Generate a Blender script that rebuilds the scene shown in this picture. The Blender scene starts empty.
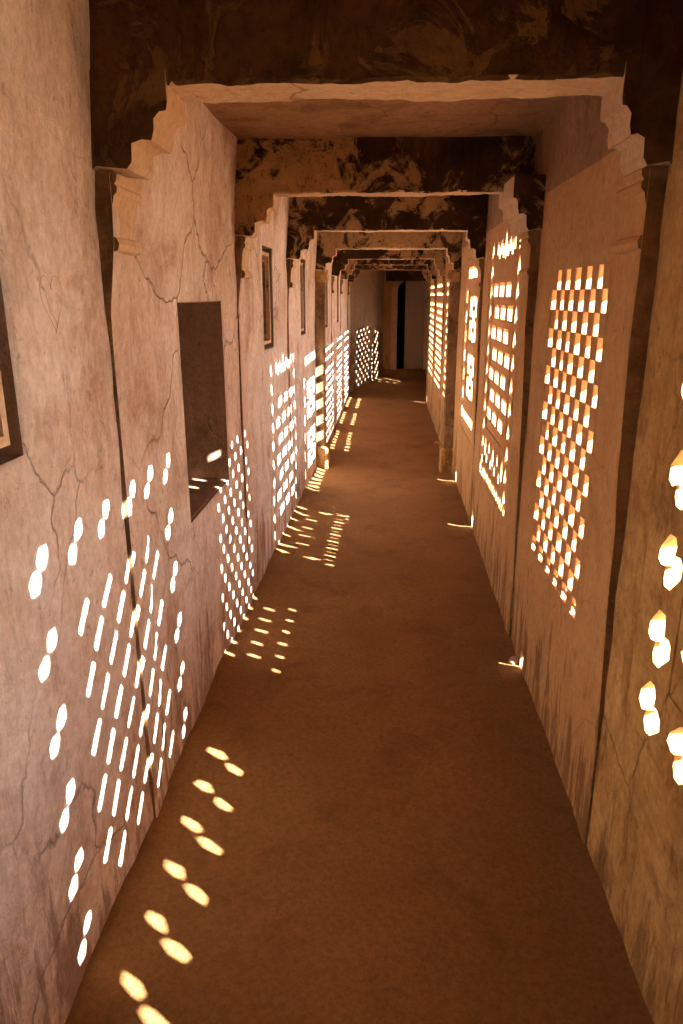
import bpy, bmesh, math, random
from mathutils import Vector, Matrix, noise
random.seed(7)
scene = bpy.context.scene
COL = scene.collection

# ---------------------------------------------------------------- camera
F_PX, VX, VY, CAM_H = 715.0, 382.0, 296.0, 1.6
PITCH = math.atan((512 - VY) / F_PX)
YAW = math.atan((VX - 341.5) / F_PX * math.cos(PITCH))
cam_data = bpy.data.cameras.new('camera')
cam = bpy.data.objects.new('camera', cam_data)
COL.objects.link(cam)
cam.location = (0, 0, CAM_H)
cam.rotation_euler = (math.pi / 2 - PITCH, 0, YAW)
cam_data.sensor_fit = 'HORIZONTAL'
cam_data.sensor_width = 36.0
cam_data.lens = F_PX / 683.0 * 36.0
cam_data.clip_start = 0.02
scene.camera = cam

# ---------------------------------------------------------------- light
world = bpy.data.worlds.new('sky')
scene.world = world
world.use_nodes = True
bg = world.node_tree.nodes['Background']
bg.inputs[0].default_value = (0.94, 0.95, 1.0, 1)
bg.inputs[1].default_value = 4.2
SUN_DIR = Vector((-1.0, 0.50, -0.52)).normalized()
sun_data = bpy.data.lights.new('sun', 'SUN')
sun_data.energy = 42.0
sun_data.color = (1.0, 0.97, 0.94)
sun_data.angle = math.radians(0.5)
sun = bpy.data.objects.new('sun', sun_data)
COL.objects.link(sun)
sun.rotation_euler = SUN_DIR.to_track_quat('-Z', 'Y').to_euler()
sun.location = (6, -3, 6)

vs = scene.view_settings
vs.view_transform = 'Standard'
vs.look = 'None'
vs.gamma = 1.0
vs.exposure = 1.5
vs.use_curve_mapping = False
scene.cycles.max_bounces = 10
scene.cycles.diffuse_bounces = 8

# pixel -> point helpers (a direction from the camera met with a known plane)
_R = Vector((math.cos(YAW), math.sin(YAW), 0))
_F0 = Vector((-math.sin(YAW), math.cos(YAW), 0))
_F = _F0 * math.cos(PITCH) - Vector((0, 0, math.sin(PITCH)))
_U = _F0 * math.sin(PITCH) + Vector((0, 0, math.cos(PITCH)))
def hit(px, py, axis, val):
    d = _F + _R * ((px - 341.5) / F_PX) + _U * ((512 - py) / F_PX)
    t = (val - (0, 0, CAM_H)[axis]) / d[axis]
    return Vector((0, 0, CAM_H)) + d * t

# ---------------------------------------------------------------- materials
def new_mat(name):
    m = bpy.data.materials.new(name)
    m.use_nodes = True
    nt = m.node_tree
    b = nt.nodes['Principled BSDF']
    b.inputs['Specular IOR Level'].default_value = 0.15
    return m, nt, b

def N(nt, kind, **kw):
    n = nt.nodes.new(kind)
    for k, v in kw.items():
        if k.startswith('i_'):
            n.inputs[k[2:].replace('_', ' ')].default_value = v
        else:
            setattr(n, k, v)
    return n

def ramp(nt, src, p0, p1, c0=(0, 0, 0, 1), c1=(1, 1, 1, 1)):
    r = nt.nodes.new('ShaderNodeValToRGB')
    r.color_ramp.elements[0].position = p0
    r.color_ramp.elements[1].position = p1
    r.color_ramp.elements[0].color = c0
    r.color_ramp.elements[1].color = c1
    nt.links.new(src, r.inputs[0])
    return r.outputs[0]

def coords(nt, scale=(1, 1, 1), loc=(0, 0, 0)):
    g = nt.nodes.new('ShaderNodeNewGeometry')
    mp = nt.nodes.new('ShaderNodeMapping')
    mp.inputs['Scale'].default_value = scale
    mp.inputs['Location'].default_value = loc
    nt.links.new(g.outputs['Position'], mp.inputs[0])
    return mp.outputs[0]

def tex(nt, vec, scale, detail=6, rough=0.6, dist=0.0):
    n = N(nt, 'ShaderNodeTexNoise')
    n.inputs['Scale'].default_value = scale
    n.inputs['Detail'].default_value = detail
    n.inputs['Roughness'].default_value = rough
    n.inputs['Distortion'].default_value = dist
    nt.links.new(vec, n.inputs['Vector'])
    return n.outputs['Fac']

def mix(nt, fac, a, b, mode='MIX'):
    m = N(nt, 'ShaderNodeMix', data_type='RGBA', blend_type=mode)
    for val, idx in ((fac, 0), (a, 6), (b, 7)):
        if hasattr(val, 'links'):
            nt.links.new(val, m.inputs[idx])
        else:
            m.inputs[idx].default_value = val if idx == 0 else (*val, 1)
    return m.outputs[2]

def mul(nt, a, b, op='MULTIPLY'):
    m = N(nt, 'ShaderNodeMath', operation=op)
    for val, idx in ((a, 0), (b, 1)):
        if hasattr(val, 'links'):
            nt.links.new(val, m.inputs[idx])
        else:
            m.inputs[idx].default_value = val
    return m.outputs[0]

def cracks(nt, vec, scale, width):
    d = N(nt, 'ShaderNodeTexNoise')
    d.inputs['Scale'].default_value = 3.0
    d.inputs['Detail'].default_value = 5
    nt.links.new(vec, d.inputs['Vector'])
    v = N(nt, 'ShaderNodeVectorMath', operation='MULTIPLY_ADD')
    v.inputs[1].default_value = (0.35, 0.35, 0.35)
    nt.links.new(d.outputs['Color'], v.inputs[0])
    nt.links.new(vec, v.inputs[2])
    vo = N(nt, 'ShaderNodeTexVoronoi', feature='DISTANCE_TO_EDGE')
    vo.inputs['Scale'].default_value = scale
    nt.links.new(v.outputs[0], vo.inputs['Vector'])
    return ramp(nt, vo.outputs['Distance'], 0.0, width, (1, 1, 1, 1), (0, 0, 0, 1))

def plaster(name, base, light, stain, dark, streak=0.5, crack=0.5, bump=0.5, patch=0.55, seed=0.0, damp=0.0):
    """old lime plaster: cloudy base, worn stain patches, vertical run-off streaks, hairline cracks, pits"""
    m, nt, b = new_mat(name)
    v = coords(nt, loc=(seed, seed * 1.7, seed * 0.6))
    vs_ = coords(nt, (4.5, 4.5, 1.3), (seed, seed, seed))
    vf = coords(nt, (20.0, 20.0, 7.0), (seed, seed, seed))
    c = mix(nt, ramp(nt, tex(nt, v, 2.2, 10, 0.72, 0.4), 0.40, 0.64), base, light)
    c = mix(nt, mul(nt, ramp(nt, tex(nt, v, 2.6, 9, 0.7, 0.6), patch, patch + 0.12), 0.85), c, stain)
    c = mix(nt, mul(nt, ramp(nt, tex(nt, vs_, 1.4, 8, 0.7), 0.52, 0.70), streak), c, stain)
    c = mix(nt, mul(nt, ramp(nt, tex(nt, vf, 1.0, 6, 0.7), 0.50, 0.72), 0.55 * streak + 0.1), c, stain)
    c = mix(nt, mul(nt, ramp(nt, tex(nt, vf, 1.7, 5, 0.7), 0.54, 0.70), 0.5), c, light)
    c = mix(nt, mul(nt, ramp(nt, tex(nt, v, 7, 8, 0.75, 1.0), 0.60, 0.70), 0.6), c, dark)
    c = mix(nt, mul(nt, ramp(nt, tex(nt, v, 11, 9, 0.8, 0.5), 0.50, 0.66), 0.5), c, light)
    c = mix(nt, mul(nt, ramp(nt, tex(nt, v, 18, 6, 0.75), 0.60, 0.70), 0.75), c, dark)
    c = mix(nt, mul(nt, ramp(nt, tex(nt, v, 45, 4, 0.7), 0.38, 0.68), 0.30), c, dark)
    if damp:      # splash and rising-damp wear: ragged vertical streaks in the lowest half metre
        sx = N(nt, 'ShaderNodeSeparateXYZ')
        g = nt.nodes.new('ShaderNodeNewGeometry')
        nt.links.new(g.outputs['Position'], sx.inputs[0])
        low = ramp(nt, sx.outputs[2], 0.0, 0.62, (1, 1, 1, 1), (0, 0, 0, 1))
        vd = coords(nt, (9.0, 9.0, 1.6), (seed, 2.0, 0.0))
        st = ramp(nt, mul(nt, tex(nt, vd, 1.3, 8, 0.75), mul(nt, low, 0.16), 'ADD'), 0.60, 0.68)
        c = mix(nt, mul(nt, mul(nt, st, ramp(nt, low, 0.02, 0.25)), damp), c, dark)
    mask = ramp(nt, tex(nt, v, 0.9, 4, 0.5), 0.46, 0.56)
    ck = mul(nt, mul(nt, cracks(nt, v, 1.8, 0.010), mask), crack)
    c = mix(nt, ck, c, dark)
    nt.links.new(c, b.inputs['Base Color'])
    b.inputs['Roughness'].default_value = 0.92
    h = mul(nt, tex(nt, v, 9, 10, 0.7), mul(nt, tex(nt, vs_, 5, 6, 0.6), 0.5), 'ADD')
    h = mul(nt, h, mul(nt, ck, 0.6), 'SUBTRACT')
    bp = N(nt, 'ShaderNodeBump')
    bp.inputs['Strength'].default_value = bump
    bp.inputs['Distance'].default_value = 0.02
    nt.links.new(h, bp.inputs['Height'])
    nt.links.new(bp.outputs[0], b.inputs['Normal'])
    return m

M = {}
M['plaster_left'] = plaster('pink_lime_plaster', (0.66, 0.51, 0.41), (0.86, 0.75, 0.67), (0.45, 0.29, 0.195), (0.22, 0.125, 0.08), 0.75, 0.7, 1.0, 0.52, 1.3, 0.7)
M['plaster_right'] = plaster('ochre_lime_plaster', (0.53, 0.305, 0.125), (0.60, 0.37, 0.165), (0.38, 0.20, 0.075), (0.20, 0.10, 0.038), 0.6, 0.3, 0.5, 0.58, 4.1, 0.85)
M['plaster_rough'] = plaster('weathered_ochre_plaster', (0.56, 0.33, 0.105), (0.72, 0.47, 0.19), (0.29, 0.145, 0.045), (0.12, 0.06, 0.022), 0.9, 0.5, 1.0, 0.50, 9.7, 0.6)
M['pale'] = plaster('pale_edge_plaster', (0.62, 0.44, 0.27), (0.72, 0.54, 0.36), (0.45, 0.28, 0.15), (0.20, 0.11, 0.06), 0.2, 0.7, 0.7, 0.6, 2.2)
def flaked(name, black, tan, thr, seed):
    """soot-blackened plaster whose skin has flaked away in sharp-edged patches to the tan coat below"""
    m, nt, b = new_mat(name)
    v = coords(nt, loc=(seed, seed * 0.4, seed * 1.1))
    big = tex(nt, v, 1.1, 3, 0.5)
    f = mul(nt, mul(nt, tex(nt, v, 5.5, 10, 0.72, 0.8), 0.7), mul(nt, big, 0.55), 'ADD')
    flake = ramp(nt, f, thr, thr + 0.035)
    tanc = mix(nt, ramp(nt, tex(nt, v, 8, 8, 0.75), 0.35, 0.68), tuple(x * 0.6 for x in tan), tan)
    blk = mix(nt, ramp(nt, tex(nt, v, 4, 8, 0.7), 0.42, 0.68), black, tuple(x * 3.2 for x in black))
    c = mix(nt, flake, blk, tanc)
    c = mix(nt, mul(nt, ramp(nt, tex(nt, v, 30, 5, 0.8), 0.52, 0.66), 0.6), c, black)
    nt.links.new(c, b.inputs['Base Color'])
    b.inputs['Roughness'].default_value = 0.9
    bp = N(nt, 'ShaderNodeBump')
    bp.inputs['Strength'].default_value = 0.9
    bp.inputs['Distance'].default_value = 0.012
    nt.links.new(mul(nt, mul(nt, flake, -0.5), tex(nt, v, 16, 8, 0.7), 'ADD'), bp.inputs['Height'])
    nt.links.new(bp.outputs[0], b.inputs['Normal'])
    return m
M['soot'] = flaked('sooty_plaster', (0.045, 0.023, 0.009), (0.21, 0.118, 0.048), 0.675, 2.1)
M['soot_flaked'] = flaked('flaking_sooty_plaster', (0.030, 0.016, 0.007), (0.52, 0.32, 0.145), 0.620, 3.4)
M['grime'] = plaster('grimy_brown_stone', (0.24, 0.135, 0.062), (0.36, 0.21, 0.10), (0.08, 0.045, 0.022), (0.04, 0.022, 0.012), 0.5, 0.2, 0.9, 0.5, 5.2)
M['ceiling'] = plaster('brown_ceiling_plaster', (0.30, 0.17, 0.085), (0.40, 0.24, 0.13), (0.17, 0.09, 0.045), (0.09, 0.045, 0.022), 0.2, 0.5, 0.7, 0.5, 8.8)
M['niche'] = plaster('stain_shade_niche_plaster', (0.30, 0.19, 0.12), (0.40, 0.27, 0.18), (0.19, 0.11, 0.065), (0.10, 0.05, 0.03), 0.4, 0.4, 0.8, 0.52, 7.9)  # browner tone: part stain, part recess shade put into the colour
M['screen'] = plaster('carved_ochre_stone', (0.55, 0.31, 0.14), (0.61, 0.37, 0.18), (0.46, 0.24, 0.10), (0.30, 0.15, 0.06), 0.3, 0.0, 0.25, 0.6, 4.6)
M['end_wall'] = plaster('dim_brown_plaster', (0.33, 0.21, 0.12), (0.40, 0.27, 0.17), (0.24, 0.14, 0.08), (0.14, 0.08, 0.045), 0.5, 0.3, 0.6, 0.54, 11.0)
M['stone'] = plaster('pale_pink_rubble', (0.62, 0.42, 0.30), (0.70, 0.52, 0.40), (0.45, 0.28, 0.18), (0.25, 0.14, 0.09), 0.2, 0.2, 0.6, 0.55, 12.0)

def dirt_mat(name, base, light, dark):
    m, nt, b = new_mat(name)
    v = coords(nt)
    c = mix(nt, ramp(nt, tex(nt, v, 1.3, 6, 0.6), 0.35, 0.7), base, light)
    c = mix(nt, mul(nt, ramp(nt, tex(nt, v, 3.5, 8, 0.7, 0.5), 0.52, 0.72), 0.7), c, dark)
    c = mix(nt, mul(nt, ramp(nt, tex(nt, v, 60, 5, 0.8), 0.42, 0.66), 0.6), c, dark)
    c = mix(nt, mul(nt, ramp(nt, tex(nt, v, 110, 3, 0.8), 0.66, 0.74), 0.5), c, light)
    nt.links.new(c, b.inputs['Base Color'])
    b.inputs['Roughness'].default_value = 0.95
    h = mul(nt, tex(nt, v, 22, 10, 0.75), mul(nt, tex(nt, v, 130, 4, 0.7), 0.35), 'ADD')
    bp = N(nt, 'ShaderNodeBump')
    bp.inputs['Strength'].default_value = 0.8
    bp.inputs['Distance'].default_value = 0.014
    nt.links.new(h, bp.inputs['Height'])
    nt.links.new(bp.outputs[0], b.inputs['Normal'])
    return m
M['dirt'] = dirt_mat('packed_earth', (0.225, 0.108, 0.035), (0.29, 0.150, 0.056), (0.125, 0.056, 0.017))
M['sand'] = dirt_mat('pale_sand', (0.60, 0.47, 0.33), (0.66, 0.53, 0.39), (0.50, 0.38, 0.26))

def wood_mat():
    m, nt, b = new_mat('dull_grey_wood')
    v = coords(nt, (14, 14, 0.8))
    c = mix(nt, tex(nt, v, 2.0, 8, 0.7), (0.36, 0.27, 0.20), (0.56, 0.44, 0.34))
    nt.links.new(c, b.inputs['Base Color'])
    b.inputs['Roughness'].default_value = 0.85
    return m
M['wood'] = wood_mat()
m, nt, b = new_mat('dark_scratch')
b.inputs['Base Color'].default_value = (0.50, 0.36, 0.27, 1)
M['scratch'] = m

# ---------------------------------------------------------------- object helpers
def link(name, me, mats, parent=None):
    for k in mats:
        me.materials.append(M[k])
    o = bpy.data.objects.new(name, me)
    COL.objects.link(o)
    if parent is not None:
        o.parent = parent
    return o

def from_bm(name, bm, mats, parent=None, smooth=False):
    bmesh.ops.recalc_face_normals(bm, faces=bm.faces)
    me = bpy.data.meshes.new(name)
    bm.to_mesh(me)
    bm.free()
    if smooth:
        for p in me.polygons:
            p.use_smooth = True
    return link(name, me, mats, parent)

def empty(name, loc, rz=0.0):
    o = bpy.data.objects.new(name, None)
    o.empty_display_size = 0.1
    COL.objects.link(o)
    o.location = loc
    o.rotation_euler = (0, 0, rz)
    return o

def tag(o, label=None, cat=None, group=None, kind=None):
    if label: o['label'] = label
    if cat: o['category'] = cat
    if group: o['group'] = group
    if kind: o['kind'] = kind
    return o

def fbm(p, s):
    return noise.fractal(Vector(p) * s, 1.0, 2.0, 4)

def interp(tab, y):
    if y <= tab[0][0]: return tab[0][1]
    for (a, va), (b_, vb) in zip(tab, tab[1:]):
        if y <= b_:
            return va + (vb - va) * (y - a) / (b_ - a)
    return tab[-1][1]

LEFT = [(-5, -0.70), (3.0, -0.70), (3.7, -0.685), (5.7, -0.64), (8.1, -0.58), (11.0, -0.54), (12.4, -0.53), (15.6, 0.04)]
RIGHT = [(-5, 0.66), (3.5, 0.66), (5.0, 0.685), (6.5, 0.70), (9.0, 0.705), (11.0, 0.72), (12.4, 0.78), (15.6, 1.12)]
xl = lambda y: interp(LEFT, y)
xr = lambda y: interp(RIGHT, y)
Y0, Y1, ZC = -4.0, 15.6, 2.27
FLOOR_TILT = -0.037 / 1.36
def floor_z(x, y):
    z = (x + 0.70) * FLOOR_TILT
    return max(z, -0.045)

def lines(a, b, step, keys):
    ks = sorted(set([a, b] + [k for k in keys if a < k < b]))
    out = [ks[0]]
    for p, q in zip(ks, ks[1:]):
        n = max(1, round((q - p) / step))
        out += [p + (q - p) * i / n for i in range(1, n + 1)]
    return out

def grid_wall(name, xf, side, thick, openings, mat, amp, keys, mats_fn=None, y1=Y1, jamb=0):
    """a wall sheet with real thickness and rectangular openings (y0,y1,z0,z1); side +1 = outward is +x"""
    ky = list(keys); kz = []
    for (a, b_, c, d) in openings:
        ky += [a, b_]; kz += [c, d]
    ys = lines(Y0, y1, 0.06, ky)
    zs = lines(-0.12, 2.36, 0.06, kz)
    bm = bmesh.new()
    V = {}
    def vert(i, j, k):
        if (i, j, k) in V: return V[i, j, k]
        y, z = ys[i], zs[j]
        d = amp * fbm((side * 3.1, y, z), 1.3) + amp * 0.35 * fbm((side * 7.7, y, z), 7.0)
        for (a, b_, c, e) in openings:
            q = max(a - y, y - b_, c - z, z - e, 0)
            if q < 0.15 and b_ - a > 0.1: d *= q / 0.15
        if side < 0: d += 0.075 * max(0.0, z - 1.80)
        x = xf(y) + (d if k == 0 else side * thick)
        V[i, j, k] = bm.verts.new((x, y, z))
        return V[i, j, k]
    def solid(i, j):
        if i < 0 or j < 0 or i >= len(ys) - 1 or j >= len(zs) - 1: return False
        cy, cz = (ys[i] + ys[i + 1]) / 2, (zs[j] + zs[j + 1]) / 2
        return not any(a < cy < b_ and c < cz < d for (a, b_, c, d) in openings)
    for i in range(len(ys) - 1):
        for j in range(len(zs) - 1):
            if not solid(i, j): continue
            for k in (0, 1):
                f = bm.faces.new((vert(i, j, k), vert(i + 1, j, k), vert(i + 1, j + 1, k), vert(i, j + 1, k)))
                if mats_fn and k == 0:
                    f.material_index = mats_fn((ys[i] + ys[i + 1]) / 2, (zs[j] + zs[j + 1]) / 2)
                f.smooth = True
            for (di, dj, e) in ((-1, 0, ((0, 0), (0, 1))), (1, 0, ((1, 0), (1, 1))), (0, -1, ((0, 0), (1, 0))), (0, 1, ((0, 1), (1, 1)))):
                if not solid(i + di, j + dj):
                    (a, b_), (c, d) = e
                    bm.faces.new((vert(i + a, j + b_, 0), vert(i + c, j + d, 0), vert(i + c, j + d, 1), vert(i + a, j + b_, 1))).material_index = jamb
    return tag(from_bm(name, bm, mat), kind='structure')

def box_bm(bm, x0, x1, y0, y1, z0, z1):
    vs_ = [bm.verts.new((x, y, z)) for x in (x0, x1) for y in (y0, y1) for z in (z0, z1)]
    for q in ((0, 1, 3, 2), (4, 6, 7, 5), (0, 4, 5, 1), (2, 3, 7, 6), (0, 2, 6, 4), (1, 5, 7, 3)):
        bm.faces.new([vs_[i] for i in q])
    return vs_

def box(name, x0, x1, y0, y1, z0, z1, mats, parent=None, bevel=0.0, rough=0.0, cuts=0):
    bm = bmesh.new()
    box_bm(bm, x0, x1, y0, y1, z0, z1)
    if bevel:
        bmesh.ops.bevel(bm, geom=bm.edges[:], offset=bevel, segments=2, affect='EDGES')
    if cuts:
        bmesh.ops.subdivide_edges(bm, edges=[e for e in bm.edges if e.calc_length() > 0.08], cuts=cuts, use_grid_fill=True)
    if rough:
        for v in bm.verts:
            p = v.co
            v.co += Vector((fbm((p.x, p.y, p.z), 6), fbm((p.y + 5, p.z, p.x), 6), fbm((p.z + 9, p.x, p.y), 6))) * rough
    return from_bm(name, bm, mats, parent)

# ---------------------------------------------------------------- pierced panels
def pierced(name, outer, holes, t, mats, parent, origin=(0, 0), depth0=0.0):
    """plate in the (y, z) plane with polygon holes, thickness t outward (+x)"""
    cu = bpy.data.curves.new(name, 'CURVE')
    cu.dimensions = '2D'
    cu.fill_mode = 'BOTH'
    cu.extrude = t / 2
    for poly in [outer] + holes:
        sp = cu.splines.new('POLY')
        sp.points.add(len(poly) - 1)
        for p, (u, v) in zip(sp.points, poly):
            p.co = (u - origin[0], v - origin[1], 0, 1)
        sp.use_cyclic_u = True
    tmp = bpy.data.objects.new('tmp', cu)
    COL.objects.link(tmp)
    dg = bpy.context.evaluated_depsgraph_get()
    me = bpy.data.meshes.new_from_object(tmp.evaluated_get(dg))
    bpy.data.objects.remove(tmp)
    for v in me.vertices:
        u, w, d = v.co
        v.co = (d + t / 2 + depth0, u, w)
    me.materials.clear()
    bm = bmesh.new(); bm.from_mesh(me)
    bmesh.ops.remove_doubles(bm, verts=bm.verts, dist=1e-5)
    bmesh.ops.recalc_face_normals(bm, faces=bm.faces)
    bm.to_mesh(me); bm.free()
    for p in me.polygons: p.use_smooth = False
    me.name = name
    return link(name, me, mats, parent)

def rect(a, b_, c, d): return [(a, c), (b_, c), (b_, d), (a, d)]
def crect(y, z, w, h): return rect(y - w / 2, y + w / 2, z - h / 2, z + h / 2)
def diamond(y, z, r, rz=None):
    rz = rz or r
    j = lambda: random.uniform(-0.003, 0.003)
    return [(y - r + j(), z + j()), (y + j(), z - rz + j()), (y + r + j(), z + j()), (y + j(), z + rz + j())]
def disc(y, z, r, n=10): return [(y + r * math.cos(2 * math.pi * i / n), z + r * math.sin(2 * math.pi * i / n)) for i in range(n)]
def hourglass(y, z, s=1.06):
    # two lobes side by side along the rising diagonal, joined by a narrow neck
    pq = [(-0.030, -0.056), (0.030, -0.056), (0.053, -0.036), (0.047, -0.014), (0.026, 0.0), (0.047, 0.014), (0.053, 0.036), (0.030, 0.056),
          (-0.030, 0.056), (-0.053, 0.036), (-0.047, 0.014), (-0.026, 0.0), (-0.047, -0.014), (-0.053, -0.036)]
    j = lambda: random.uniform(-0.004, 0.004)
    return [(y + (p + q) * 0.7071 * s + j(), z + (q - p) * 0.7071 * s + j()) for p, q in pq]
def arrowhead(y, z, s=1.0):
    pts = [(-0.030, -0.048), (-0.012, -0.020), (0.0, -0.010), (0.012, -0.020), (0.030, -0.048), (0.034, -0.005), (0.006, 0.050), (-0.006, 0.050), (-0.034, -0.005)]
    return [(y + a * s, z + b_ * s) for a, b_ in pts]

# =====================================================================
# THE SETTING
# =====================================================================
# openings of the right wall: (y0, y1, z0, z1)
S0 = (-1.50, -0.36, 0.55, 1.90)
S1 = (0.50, 1.70, 0.55, 1.88)
S2_COL, S2_ROW = 0.1300, 0.0711
S2 = (2.26 - 0.0325, 2.26 + 5 * S2_COL + 0.0325, 0.562, 1.692)
S3 = (3.60, 4.82, 0.46, 2.00)
S4 = (5.22, 6.28, 0.54, 1.88)
S5 = (7.05, 8.15, 0.50, 1.78)
S6 = (8.55, 9.65, 0.50, 1.78)
S7 = (10.0, 11.2, 0.50, 1.78)
S8 = (12.2, 14.6, 0.20, 1.75)
DRAINS = [(2.93, 2.985, -0.03, 0.055), (5.00, 5.06, -0.03, 0.10), (6.36, 6.42, -0.03, 0.10), (7.00, 7.04, -0.03, 0.14), (11.5, 11.56, -0.03, 0.12)]
NICHE = (2.515, 3.19, 0.785, 1.58)
BLIND = [(1.00, 1.345, 1.30, 1.90), (4.20, 4.52, 1.30, 1.87), (5.82, 6.10, 1.30, 1.88), (7.70, 7.98, 1.28, 1.86), (9.3, 9.6, 1.28, 1.86)]

# floor: packed earth, swept into low drifts against the walls
def build_floor():
    bm = bmesh.new()
    ys = lines(Y0, Y1 + 0.4, 0.045, [])
    n = 34
    V = []
    for y in ys:
        a, b_ = xl(y) - 0.05, xr(y) + 0.05
        row = []
        for i in range(n + 1):
            x = a + (b_ - a) * i / n
            z = floor_z(x, y) + 0.006 * fbm((x, y, 0), 2.2) + 0.0025 * fbm((x, y, 3), 11)
            e = min(x - xl(y), xr(y) - x)
            z += 0.020 * max(0.0, 1 - max(e, 0) / 0.07) * (0.6 + 0.9 * fbm((x, y, 8), 3.0))
            row.append(bm.verts.new((x, y, z)))
        V.append(row)
    for j in range(len(ys) - 1):
        for i in range(n):
            bm.faces.new((V[j][i], V[j][i + 1], V[j + 1][i + 1], V[j + 1][i])).smooth = True
    o = from_bm('floor', bm, ['dirt'])
    return tag(o, kind='structure')
build_floor()

# ceiling slab
def build_ceiling():
    bm = bmesh.new()
    ys = lines(Y0, Y1 + 0.4, 0.08, [])
    n = 18
    for k, zz in ((0, ZC), (1, ZC + 0.25)):
        V = []
        for y in ys:
            a, b_ = xl(y) - 0.12, xr(y) + 0.09
            V.append([bm.verts.new((a + (b_ - a) * i / n, y, zz + (0.008 * fbm((a + i * 0.08, y, 20), 2.5) if k == 0 else 0))) for i in range(n + 1)])
        for j in range(len(ys) - 1):
            for i in range(n):
                bm.faces.new((V[j][i], V[j][i + 1], V[j + 1][i + 1], V[j + 1][i])).smooth = True
    return tag(from_bm('ceiling', bm, ['ceiling']), kind='structure')
build_ceiling()

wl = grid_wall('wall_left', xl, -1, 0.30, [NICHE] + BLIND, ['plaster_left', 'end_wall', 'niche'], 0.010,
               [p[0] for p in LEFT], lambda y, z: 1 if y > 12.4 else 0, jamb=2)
wr = grid_wall('wall_right', xr, 1, 0.088, [S0, S1, S2, S3, S4, S5, S6, S7, S8] + DRAINS, ['plaster_right', 'plaster_rough', 'ceiling'], 0.008,
               [p[0] for p in RIGHT], lambda y, z: 1 if y < 1.86 else (2 if z > 1.985 + 0.04 * math.sin(y * 3) else 0))

# niche lining: deep box cut in the left wall
def niche():
    a, b_, c, d = NICHE
    a, b_, c, d = a + 0.004, b_ - 0.004, c + 0.004, d - 0.004
    x0, x1 = -1.16, -0.712
    bm = bmesh.new()
    t = 0.03
    box_bm(bm, x0 - t, x0, a - t, b_ + t, c - t, d + t)          # back
    box_bm(bm, x0, x1, b_, b_ + t, c - t, d + t)                   # far jamb
    box_bm(bm, x0, x1, a - t, a, c - t, d + t)                     # near jamb
    box_bm(bm, x0, x1, a, b_, c - t, c)                            # sill
    box_bm(bm, x0, x1, a, b_, d, d + t)                            # head
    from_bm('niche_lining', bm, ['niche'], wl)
niche()

# blind windows of the left wall: sunk frame, pale fillet, recessed panel
for n_, (a, b_, c, d) in enumerate(BLIND):
    ym = (a + b_) / 2
    x = xl(ym)
    rz = -math.atan2(xl(b_) - xl(a), b_ - a)
    w = empty('window_%d' % (n_ + 1), (x, ym, c), rz)
    tag(w, kind='structure')
    hw, hh = (b_ - a) / 2, d - c
    bm = bmesh.new()
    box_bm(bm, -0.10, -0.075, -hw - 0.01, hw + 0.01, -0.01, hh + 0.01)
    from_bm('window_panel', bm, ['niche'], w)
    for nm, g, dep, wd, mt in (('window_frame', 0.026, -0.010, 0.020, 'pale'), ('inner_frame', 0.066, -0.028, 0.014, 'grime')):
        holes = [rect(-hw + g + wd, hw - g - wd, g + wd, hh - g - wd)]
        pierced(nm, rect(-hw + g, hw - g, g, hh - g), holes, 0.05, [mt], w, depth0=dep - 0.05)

# faint heart scratched in the plaster of the nearest left bay
def heart():
    cu = bpy.data.curves.new('scratched_heart', 'CURVE')
    cu.dimensions = '3D'; cu.bevel_depth = 0.0008
    sp = cu.splines.new('POLY')
    c = hit(53, 300, 0, -0.70)
    pts = []
    for i in range(40):
        t = 2 * math.pi * i / 40
        pts.append((16 * math.sin(t) ** 3 / 17, (13 * math.cos(t) - 5 * math.cos(2 * t) - 2 * math.cos(3 * t) - math.cos(4 * t)) / 15))
    sp.points.add(len(pts) - 1)
    for p, (u, v) in zip(sp.points, pts):
        y, z = c.y + u * 0.058 , c.z + v * 0.062
        x = -0.70 + 0.010 * fbm((-3.1, y, z), 1.3) + 0.0035 * fbm((-7.7, y, z), 7.0)
        p.co = (x, y, z, 1)
    sp.use_cyclic_u = True
    tmp = bpy.data.objects.new('tmp', cu); COL.objects.link(tmp)
    me = bpy.data.meshes.new_from_object(tmp.evaluated_get(bpy.context.evaluated_depsgraph_get()))
    bpy.data.objects.remove(tmp)
    me.materials.clear()
    link('scratched_heart', me, ['scratch'], wl)
heart()

box('wall_back_added', -0.75, 0.72, Y0 - 0.1, Y0, -0.1, 2.36, ['plaster_left'], None)['kind'] = 'structure'  # unseen wall added behind the viewer to darken the near floor

# outside ground, seen only as glare through the lattices
bm = bmesh.new()
vs4 = [bm.verts.new(p) for p in ((0.95, -30, -0.25), (40, -30, -0.25), (40, 45, -0.25), (0.95, 45, -0.25))]
bm.faces.new(vs4)
tag(from_bm('ground', bm, ['sand']), kind='structure')

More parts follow.
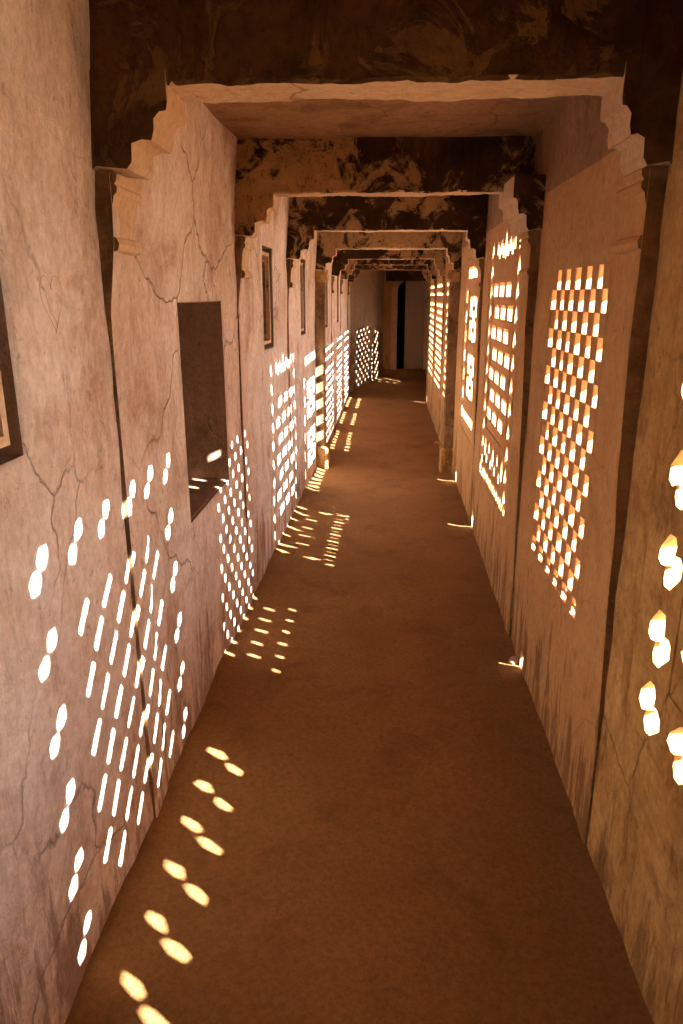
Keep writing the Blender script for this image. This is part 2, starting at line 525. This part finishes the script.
# end wall with the arched doorway
def end_wall():
    Ye = 15.55
    X = lambda px, py=330: hit(px, py, 1, Ye).x
    Zp = lambda py, px=410: hit(px, py, 1, Ye).z
    xa, xb = X(397), X(424)
    top = Zp(279)
    spring = top - (xb - xa) * 0.42
    arch = [(xa, 0.10), (xb, 0.10)]
    n = 12
    for i in range(n + 1):
        t = math.pi * i / n
        arch.append(((xa + xb) / 2 + (xb - xa) / 2 * math.cos(t), spring + (top - spring) * math.sin(t)))
    w = empty('wall_end', (0, Ye, 0))
    tag(w, kind='structure')
    o = pierced('wall_face', rect(-0.35, 1.5, -0.1, 2.4), [arch], 0.14, ['plaster_right'], w)
    for v in o.data.vertices:
        d, u, z = v.co
        v.co = (u, d, z)
    o.data.update()
    # raised plaster surround
    dr = empty('door_1', (0, Ye, 0))
    tag(dr, kind='structure')
    f = 0.13
    outer = [(xa - f, 0.10), (xb + f, 0.10), (xb + f, spring)]
    for i in range(n + 1):
        t = math.pi * i / n
        outer.append(((xa + xb) / 2 + ((xb - xa) / 2 + f) * math.cos(t), spring + (top - spring + f) * math.sin(t)))
    fr = pierced('door_frame', outer, [[(x, z + (0.001 if z <= 0.1 else 0)) for x, z in arch]], 0.05, ['pale'], dr)
    for v in fr.data.vertices:
        d, u, z = v.co
        v.co = (u, d - 0.05, z)
    # leaf standing ajar at the back of the reveal
    xg = X(405)
    box('door_leaf', xg, xb + 0.2, 0.20, 0.25, 0.08, top + 0.1, ['wood'], dr, 0.006)
    box('threshold', xa - f - 0.15, xb + f + 0.1, -0.34, 0.2, -0.05, 0.10, ['dirt'], dr, 0.02, 0.01, 3)
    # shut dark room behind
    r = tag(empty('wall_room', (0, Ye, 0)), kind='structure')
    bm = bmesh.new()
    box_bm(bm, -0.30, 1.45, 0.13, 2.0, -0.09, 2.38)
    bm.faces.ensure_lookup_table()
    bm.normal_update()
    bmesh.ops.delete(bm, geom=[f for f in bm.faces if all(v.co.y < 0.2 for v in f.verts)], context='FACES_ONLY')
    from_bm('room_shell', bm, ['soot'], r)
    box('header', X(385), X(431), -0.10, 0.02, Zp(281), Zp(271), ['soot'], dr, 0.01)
end_wall()

# =====================================================================
# CEILING BEAMS on stepped brackets and pilasters
# =====================================================================
PROFILE = [(0.0, -0.180), (0.012, -0.172), (0.085, -0.180), (0.098, -0.165), (0.100, -0.125), (0.128, -0.115), (0.150, -0.118), (0.158, -0.095),
           (0.158, -0.072), (0.172, -0.058), (0.188, -0.056), (0.192, -0.040), (0.190, 0.0)]
def beam(y, z0, thick, label, face='soot', pil=0.035, pilw=0.17, scale=1.0, rp=0.03, ry=0.0, pilasters=True):
    root = empty('stone_crossbeam', (0, y, z0))
    tag(root, label, 'beam', 'stone beams crossing the corridor')
    a, b_ = xl(y), xr(y)
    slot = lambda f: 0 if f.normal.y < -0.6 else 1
    # lintel
    bm = bmesh.new()
    box_bm(bm, a - 0.06, b_ + 0.05, 0, thick, 0, ZC + 0.02 - z0)
    bmesh.ops.subdivide_edges(bm, edges=[e for e in bm.edges if e.calc_length() > 0.5], cuts=60)
    bmesh.ops.bevel(bm, geom=[e for e in bm.edges if all(abs(v.co.z) < 1e-6 for v in e.verts)], offset=0.008, segments=1, affect='EDGES')
    for v in bm.verts:
        p = v.co
        v.co += Vector((0, fbm((p.x, p.z, y), 5), fbm((p.x, y, p.y), 5))) * 0.006
        v.co += Vector((0, fbm((p.x, p.z, y + 4), 23), 0.7 * fbm((p.x, y + 7, p.y), 23))) * 0.005
    bmesh.ops.recalc_face_normals(bm, faces=bm.faces)
    bm.normal_update()
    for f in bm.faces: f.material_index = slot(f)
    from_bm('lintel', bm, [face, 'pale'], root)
    for side, xw in ((1, a), (-1, b_)):
        sc = scale if side == 1 else scale * 0.66
        bm = bmesh.new()
        pts = [(-0.05, 0.03), (-0.05, -0.18)] + [(u * sc, v if v < 0 else 0.03) for u, v in PROFILE]
        fr, bk = [], []
        for u, v in pts:
            j = 0.004 * fbm((u * 3, v * 3, y + side), 4)
            fr.append(bm.verts.new((xw + side * (u + j), -0.006 + (ry if side == -1 else 0), v + j)))
            bk.append(bm.verts.new((xw + side * (u + j), thick - 0.006, v + j)))
        bm.faces.new(fr); bm.faces.new(bk[::-1])
        for i in range(len(pts)):
            k = (i + 1) % len(pts)
            bm.faces.new((fr[i], bk[i], bk[k], fr[k]))
        bmesh.ops.recalc_face_normals(bm, faces=bm.faces)
        bm.normal_update()
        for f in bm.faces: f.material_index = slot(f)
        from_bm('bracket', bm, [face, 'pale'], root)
        if not pilasters: continue
        # pilaster below the bracket, thinning towards the floor
        bm = bmesh.new()
        zs = [-z0 - 0.05 + (z0 + 0.05 - 0.185) * i / 24 for i in range(25)]
        rings = []
        for i, z in enumerate(zs):
            t = i / 24
            o_y = 0.01 + (ry if side == -1 else 0)
            za = z + z0
            if side == 1:
                pr = pil * (0.22 + 0.78 * min(1, max(0, (za - 1.55) / 0.2)))
            else:
                pr = rp * (0.18 + 0.82 * min(1, max(0, (za - 0.35) / 1.1)))
            pr += 0.004 * fbm((z, y, side), 2.5) * (pr / 0.035 + 0.3)
            ring = [(xw - side * 0.04, o_y), (xw + side * pr, o_y), (xw + side * (pr + 0.003), o_y + 0.01), (xw + side * (pr * 0.6), o_y + pilw - 0.02), (xw - side * 0.04, o_y + pilw)]
            rings.append([bm.verts.new((p, q, z)) for p, q in ring])
        for r0, r1 in zip(rings, rings[1:]):
            for k in range(5):
                bm.faces.new((r0[k], r0[(k + 1) % 5], r1[(k + 1) % 5], r1[k]))
        bm.faces.new(rings[0]); bm.faces.new(rings[-1])
        bmesh.ops.recalc_face_normals(bm, faces=bm.faces)
        bm.normal_update()
        for f in bm.faces: f.material_index = 0 if f.normal.y < -0.6 else 1
        p = from_bm('pilaster', bm, ['grime', 'plaster_left' if side == 1 else 'plaster_right'], root)
        # capital: two rounded rolls with a swelling between them
        bm = bmesh.new()
        prof = [(-0.365, 0.000), (-0.360, 0.012), (-0.345, 0.016), (-0.332, 0.010), (-0.328, 0.002), (-0.300, 0.002), (-0.260, 0.006), (-0.235, 0.012),
                (-0.228, 0.020), (-0.216, 0.022), (-0.208, 0.016), (-0.200, 0.022), (-0.186, 0.024), (-0.180, 0.012)]
        rings = []
        for z, e in prof:
            pr = (pil * 0.85 if side == 1 else rp * 0.85) + e
            o_y = 0.012 + (ry if side == -1 else 0)
            rings.append([bm.verts.new((xw - side * 0.03, o_y, z)), bm.verts.new((xw + side * pr, o_y, z)),
                          bm.verts.new((xw + side * pr, o_y + pilw + e, z)), bm.verts.new((xw - side * 0.03, o_y + pilw + e, z))])
        for r0, r1 in zip(rings, rings[1:]):
            for k in range(4):
                bm.faces.new((r0[k], r0[(k + 1) % 4], r1[(k + 1) % 4], r1[k]))
        bm.faces.new(rings[0]); bm.faces.new(rings[-1])
        bmesh.ops.recalc_face_normals(bm, faces=bm.faces)
        bm.normal_update()
        for f in bm.faces: f.material_index = 0 if f.normal.y < -0.6 else 1
        from_bm('capital', bm, ['grime', 'pale' if side == 1 else 'plaster_right'], p)
    return root

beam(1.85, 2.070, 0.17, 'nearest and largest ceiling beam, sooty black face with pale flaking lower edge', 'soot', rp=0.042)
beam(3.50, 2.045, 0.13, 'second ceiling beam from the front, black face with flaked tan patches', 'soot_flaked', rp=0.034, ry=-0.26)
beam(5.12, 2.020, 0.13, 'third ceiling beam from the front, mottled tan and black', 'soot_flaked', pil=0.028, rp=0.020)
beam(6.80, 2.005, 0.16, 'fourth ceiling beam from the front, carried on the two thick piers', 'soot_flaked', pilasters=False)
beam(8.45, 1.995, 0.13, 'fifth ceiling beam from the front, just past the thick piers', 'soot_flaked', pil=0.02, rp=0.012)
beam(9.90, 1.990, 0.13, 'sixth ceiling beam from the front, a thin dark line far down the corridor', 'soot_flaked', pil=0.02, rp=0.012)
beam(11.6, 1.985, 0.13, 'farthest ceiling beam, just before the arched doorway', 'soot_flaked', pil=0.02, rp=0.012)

# thick piers flanking the fourth beam
for side, xf, lab in ((1, xl, 'square brown pier against the left wall under the fourth beam'), (-1, xr, 'square brown pier on a low plinth against the right wall under the fourth beam')):
    y = 6.80
    xw = xf(y)
    o = empty('pier', (xw, y, 0))
    tag(o, lab, 'pier', 'thick piers under the fourth beam')
    s = sorted((-side * 0.012, side * 0.085))
    box('shaft', s[0], s[1], 0.0, 0.17, -0.03, 1.73, ['grime'], o, 0.008, 0.006, 3)
    s = sorted((-side * 0.012, side * 0.115))
    box('plinth', s[0], s[1], -0.05, 0.22, -0.04, 0.20, ['plaster_rough'], o, 0.012, 0.006, 2)
    box('cap', s[0], s[1], -0.03, 0.20, 1.72, 1.822, ['plaster_rough'], o, 0.02, 0.006, 2)

# =====================================================================
# LATTICE SCREENS of the right wall
# =====================================================================
def screen_root(S, label):
    ym = (S[0] + S[1]) / 2
    if label is None:          # out of sight: unlabelled bays that let light in through the wall
        wr['kind'] = 'structure'
        o = empty('pierced_bay', (xr(ym) + 0.001, ym, S[2]), -math.atan2(xr(S[1]) - xr(S[0]), S[1] - S[0]))
        o.parent = wr
        return o, (ym, S[2])
    o = empty('lattice_screen', (xr(ym) + 0.001, ym, S[2]), -math.atan2(xr(S[1]) - xr(S[0]), S[1] - S[0]))
    tag(o, label, 'screen', 'pierced lattice screens along the right wall')
    return o, (ym, S[2])

def field_holes(y0, y1, z0, z1, dy, dz, fn):
    out = []
    r = 0
    z = z1
    while z >= z0 - 1e-6:
        y = y0 + (dy / 2 if r % 2 else 0)
        while y <= y1 + 1e-6:
            out.append(fn(y, z))
            y += dy
        z -= dz; r += 1
    return out

PAD = 0.02
def padded(S): return rect(S[0] - PAD, S[1] + PAD, S[2] - PAD, S[3] + PAD)

# nearest screen (and an unseen twin added behind the viewer to let in light): hourglass border around a diamond lattice
def diamond_screen(S, label, dy):
    o, org = screen_root(S, label)
    t = 0.100
    cols = [0.635 + 0.184 * i + dy for i in range(6)]
    inner = rect(0.735 + dy, 1.47 + dy, 0.735, 1.70)
    hb = []
    for c in cols:
        hb.append(hourglass(c, 1.79)); hb.append(hourglass(c, 0.645))
    z = 1.60
    while z > 0.72:
        hb.append(hourglass(cols[0], z)); hb.append(hourglass(cols[-1], z)); z -= 0.1925
    pierced('border_panel', padded(S), [inner] + hb, t, ['plaster_rough'], o, org)
    hf = []
    for i in range(8):
        k = 0
        while True:
            zz = 1.60 - (0.0825 if i % 2 else 0) - 0.165 * k
            if zz < 0.80: break
            hf.append(diamond(0.82 + dy + 0.081 * i, zz, 0.0585)); k += 1
    pierced('lattice_panel', inner, hf, t - 0.006, ['plaster_rough'], o, org, 0.004)
diamond_screen(S0, None, -2.02)
diamond_screen(S1, 'nearest lattice screen, weathered and cut off by the right edge of the picture', 0.0)

# second screen: brick-like staggered blocks with square gaps
def block_screen(S):
    o, (ym, zb) = screen_root(S, 'plain lattice of staggered blocks with square holes in rows of five and six')
    shared = {}
    def block(w, h, dep=0.084):
        key = (round(w, 4), round(h, 4))
        if key not in shared:
            bm = bmesh.new()
            box_bm(bm, 0, dep, -w / 2, w / 2, -h / 2, h / 2)
            bmesh.ops.bevel(bm, geom=[e for e in bm.edges], offset=0.003, segments=1, affect='EDGES')
            bmesh.ops.recalc_face_normals(bm, faces=bm.faces)
            me = bpy.data.meshes.new('lattice_block')
            bm.to_mesh(me); bm.free()
            me.materials.append(M['screen'])
            shared[key] = me
        return shared[key]
    def put(yc, zc, w, h, nm='lattice_block', dep=0.084):
        q = bpy.data.objects.new(nm, block(w, h, dep))
        COL.objects.link(q)
        q.parent = o
        q.location = (random.uniform(-0.002, 0.002), yc - ym, zc - zb)
    hw = S2_COL / 2
    z = S[3]
    r = 0
    while z - S2_ROW > S[2] + 0.06:
        six = r % 2 == 1
        zc = z - S2_ROW / 2
        if six:
            for i in range(5):
                put(S[0] + hw * 1.5 + S2_COL * i, zc, hw + 0.005, S2_ROW + 0.002)
        else:
            for i in range(6):
                put(S[0] + hw * 0.5 + S2_COL * i, zc, hw + 0.005, S2_ROW + 0.002)
        z -= S2_ROW; r += 1
    # last, taller course: gaps crossed by a thin bar
    h = z - S[2]
    for i in range(5):
        put(S[0] + hw * 1.5 + S2_COL * i, z - h / 2, hw + 0.005, h)
    for i in range(6):
        put(S[0] + hw * 0.5 + S2_COL * i, z - h * 0.56, hw + 0.004, 0.008, 'crossbar', 0.012)
block_screen(S2)

# third screen: arrowhead border, paired slots in the field, fringe above and below
def ornate_screen(S):
    o, org = screen_root(S, 'ornate lattice screen with arrowhead borders and rows of paired upright slots')
    t = 0.042
    fy0, fy1, fz0, fz1 = 3.82, 4.60, 0.80, 1.70
    inner = rect(fy0, fy1, fz0, fz1)
    topf = rect(fy0, fy1, 1.77, 1.965)
    hb = []
    z = 1.86
    while z > 0.55:
        hb.append(arrowhead(3.715, z)); hb.append(arrowhead(4.705, z)); z -= 0.118
    y = 3.66
    k = 0
    while y < 4.78:
        if k % 2 == 0: hb.append(crect(y + 0.03, 0.508, 0.040, 0.062))
        else: hb.append(crect(y + 0.03, 0.508, 0.026, 0.055))
        y += 0.072; k += 1
    for i in range(9):
        y = 3.85 + 0.09 * i
        if i % 4 == 0: hb.append(diamond(y, 0.68, 0.030, 0.075))
        else: hb.append(crect(y, 0.62 if i % 2 else 0.70, 0.036, 0.065))
    pierced('border_panel', padded(S), [inner, topf] + hb, t, ['screen'], o, org)
    hf = []
    r = 0
    z = 1.635
    while z > 0.82:
        for g in range(3):
            yc = 3.99 + 0.245 * g - (0.095 if r % 2 else 0) + 0.04
            for s in (-0.057, 0.0, 0.057):
                hf.append(crect(yc + s, z, 0.036, 0.078))
        for i in range(12):
            if z > 0.90: hf.append(crect(fy0 + 0.06 + 0.06 * i, z - 0.062, 0.016, 0.024))
        z -= 0.122; r += 1
    pierced('lattice_panel', inner, hf, t - 0.003, ['screen'], o, org, 0.003)
    ht = [diamond(4.21, 1.87, 0.035, 0.085)]
    for i in range(4):
        for s in (-1, 1):
            ht.append(crect(4.21 + s * (0.085 + 0.075 * i), 1.845 + 0.022 * (i % 2), 0.042, 0.075))
    pierced('top_panel', topf, ht, t - 0.003, ['screen'], o, org, 0.003)
    # frame rails round the field
    for (a, b_, c, d) in ((fy0 - 0.03, fy1 + 0.03, fz1, 1.77), (fy0 - 0.03, fy1 + 0.03, fz0 - 0.05, fz0), (fy0 - 0.035, fy0, fz0, fz1), (fy1, fy1 + 0.035, fz0, fz1)):
        box('frame_rail', -0.003, 0.001, a - org[0], b_ - org[0], c - org[1], d - org[1], ['screen'], o, 0.001)
ornate_screen(S3)

# fourth screen: two tall open windows with mullions, slotted sides and bands
def windowed_screen(S):
    o, org = screen_root(S, 'lattice screen with two tall open windows, slotted sides and slotted bands')
    t = 0.042
    wy0, wy1 = 5.46, 5.98
    w1, w2 = rect(wy0, wy1, 1.24, 1.62), rect(wy0, wy1, 0.80, 1.18)
    hb = []
    for i in range(6):
        hb.append(crect(5.42 + 0.125 * i, 1.775, 0.085, 0.085))
        hb.append(crect(5.42 + 0.125 * i, 0.665, 0.085, 0.075))
    z = 1.60
    while z > 0.62:
        hb.append(crect(5.31, z, 0.055, 0.105)); hb.append(crect(6.15, z, 0.055, 0.105)); z -= 0.155
    pierced('border_panel', padded(S), [w1, w2] + hb, t, ['screen'], o, org)
    for (c, d) in ((1.24, 1.62), (0.80, 1.18)):
        hs = []
        cw = (wy1 - wy0) / 3
        for k in range(3):
            y = wy0 + cw * (k + 0.5)
            if k == 1:
                hs += [crect(y, (c + d) / 2, cw - 0.05, (d - c) * 0.34), crect(y, c + 0.055, cw - 0.05, 0.075), crect(y, d - 0.055, cw - 0.05, 0.075)]
            else:
                hs += [crect(y, c + (d - c) * 0.27, cw - 0.045, (d - c) * 0.40), crect(y, c + (d - c) * 0.74, cw - 0.045, (d - c) * 0.40)]
        pierced('window_grille', rect(wy0, wy1, c, d), hs, t - 0.012, ['screen'], o, org, 0.008)
    for (a, b_, c, d) in ((wy0 - 0.04, wy1 + 0.04, 1.64, 1.68), (wy0 - 0.04, wy1 + 0.04, 0.745, 0.78), (wy0 - 0.04, wy0 - 0.01, 0.78, 1.64), (wy1 + 0.01, wy1 + 0.04, 0.78, 1.64)):
        box('frame_rail', -0.003, 0.001, a - org[0], b_ - org[0], c - org[1], d - org[1], ['screen'], o, 0.001)
windowed_screen(S4)

# farther screens: banded lattices
def banded_screen(S, label, round_=False):
    o, org = screen_root(S, label)
    t = 0.042
    hb = []
    w = S[1] - S[0]
    n = 6
    dy = w / (n + 0.6)
    if round_:
        hb = field_holes(S[0] + 0.14, S[0] + 1.35, 0.62, S[3] - 0.12, 0.32, 0.085, lambda y, z: disc(y, z, 0.031))
        hb += [disc(S[0] + 1.62 + 0.05 * (k % 2), 0.32 + 0.085 * k, 0.030) for k in range(12)]
        hb += [disc(S[0] + 1.95 + 0.10 * (k % 4), 0.30 + 0.05 * k, 0.034) for k in range(25)]  # unseen holes added past the bend to brighten the doorway end
    else:
        for zz in (S[3] - 0.055, S[2] + 0.055, S[3] - 0.15, S[2] + 0.145):
            for i in range(n + 1):
                y = S[0] + dy * (i + 0.3)
                hb.append(crect(y, zz, dy * 0.55, 0.046))
        r = 0
        z = S[3] - 0.28
        while z > S[2] + 0.22:
            for i in range(n + (0 if r % 2 else 1)):
                y = S[0] + dy * (i + 0.3 + (0.5 if r % 2 else 0))
                hb.append(crect(y, z, dy * 0.42, 0.056))
            z -= 0.084; r += 1
    pierced('lattice_panel', padded(S), hb, t, ['screen'], o, org)
banded_screen(S5, 'banded lattice screen just beyond the right pier')
banded_screen(S6, 'banded lattice screen second beyond the right pier, before the sixth beam')
banded_screen(S7, 'banded lattice screen third beyond the right pier, barely seen near the corridor end')
banded_screen(S8, None, True)

# =====================================================================
# LOOSE THINGS
# =====================================================================
def rubble(name, px, py, r, label, seed, mat='stone', squash=0.6):
    p = hit(px, py, 2, -0.03)
    bm = bmesh.new()
    bmesh.ops.create_icosphere(bm, subdivisions=3, radius=1.0)
    for v in bm.verts:
        d = 1 + 0.28 * fbm((v.co.x + seed, v.co.y, v.co.z), 1.1) + 0.08 * fbm((v.co.x, v.co.y + seed, v.co.z), 4)
        v.co = Vector((v.co.x * r, v.co.y * r * 0.75, v.co.z * r * squash)) * d
    zmin = min(v.co.z for v in bm.verts)
    for v in bm.verts: v.co.z -= zmin
    o = from_bm(name, bm, [mat], smooth=True)
    o.location = (p.x, p.y, floor_z(p.x, p.y) - 0.003)
    o.rotation_euler = (0, 0, seed)
    tag(o, label, 'stone', 'loose stones on the floor')
    return o
rubble('loose_stone', 514, 662, 0.028, 'small pale pink lump of plaster at the foot of the right wall', 1.0)
rubble('loose_stone', 480, 537, 0.020, 'dark little stone at the foot of the ornate screen wall', 2.4, 'plaster_rough')
rubble('loose_stone', 437, 444, 0.035, 'far pebble beside the right pier plinth', 3.1, 'plaster_rough')
rubble('loose_stone', 433, 580, 0.012, 'tiny dark pebble in the middle of the floor, the farther of two', 4.4, 'grime')
rubble('loose_stone', 374, 777, 0.008, 'tiny dark pebble in the middle of the floor, the nearer of two', 5.2, 'grime')
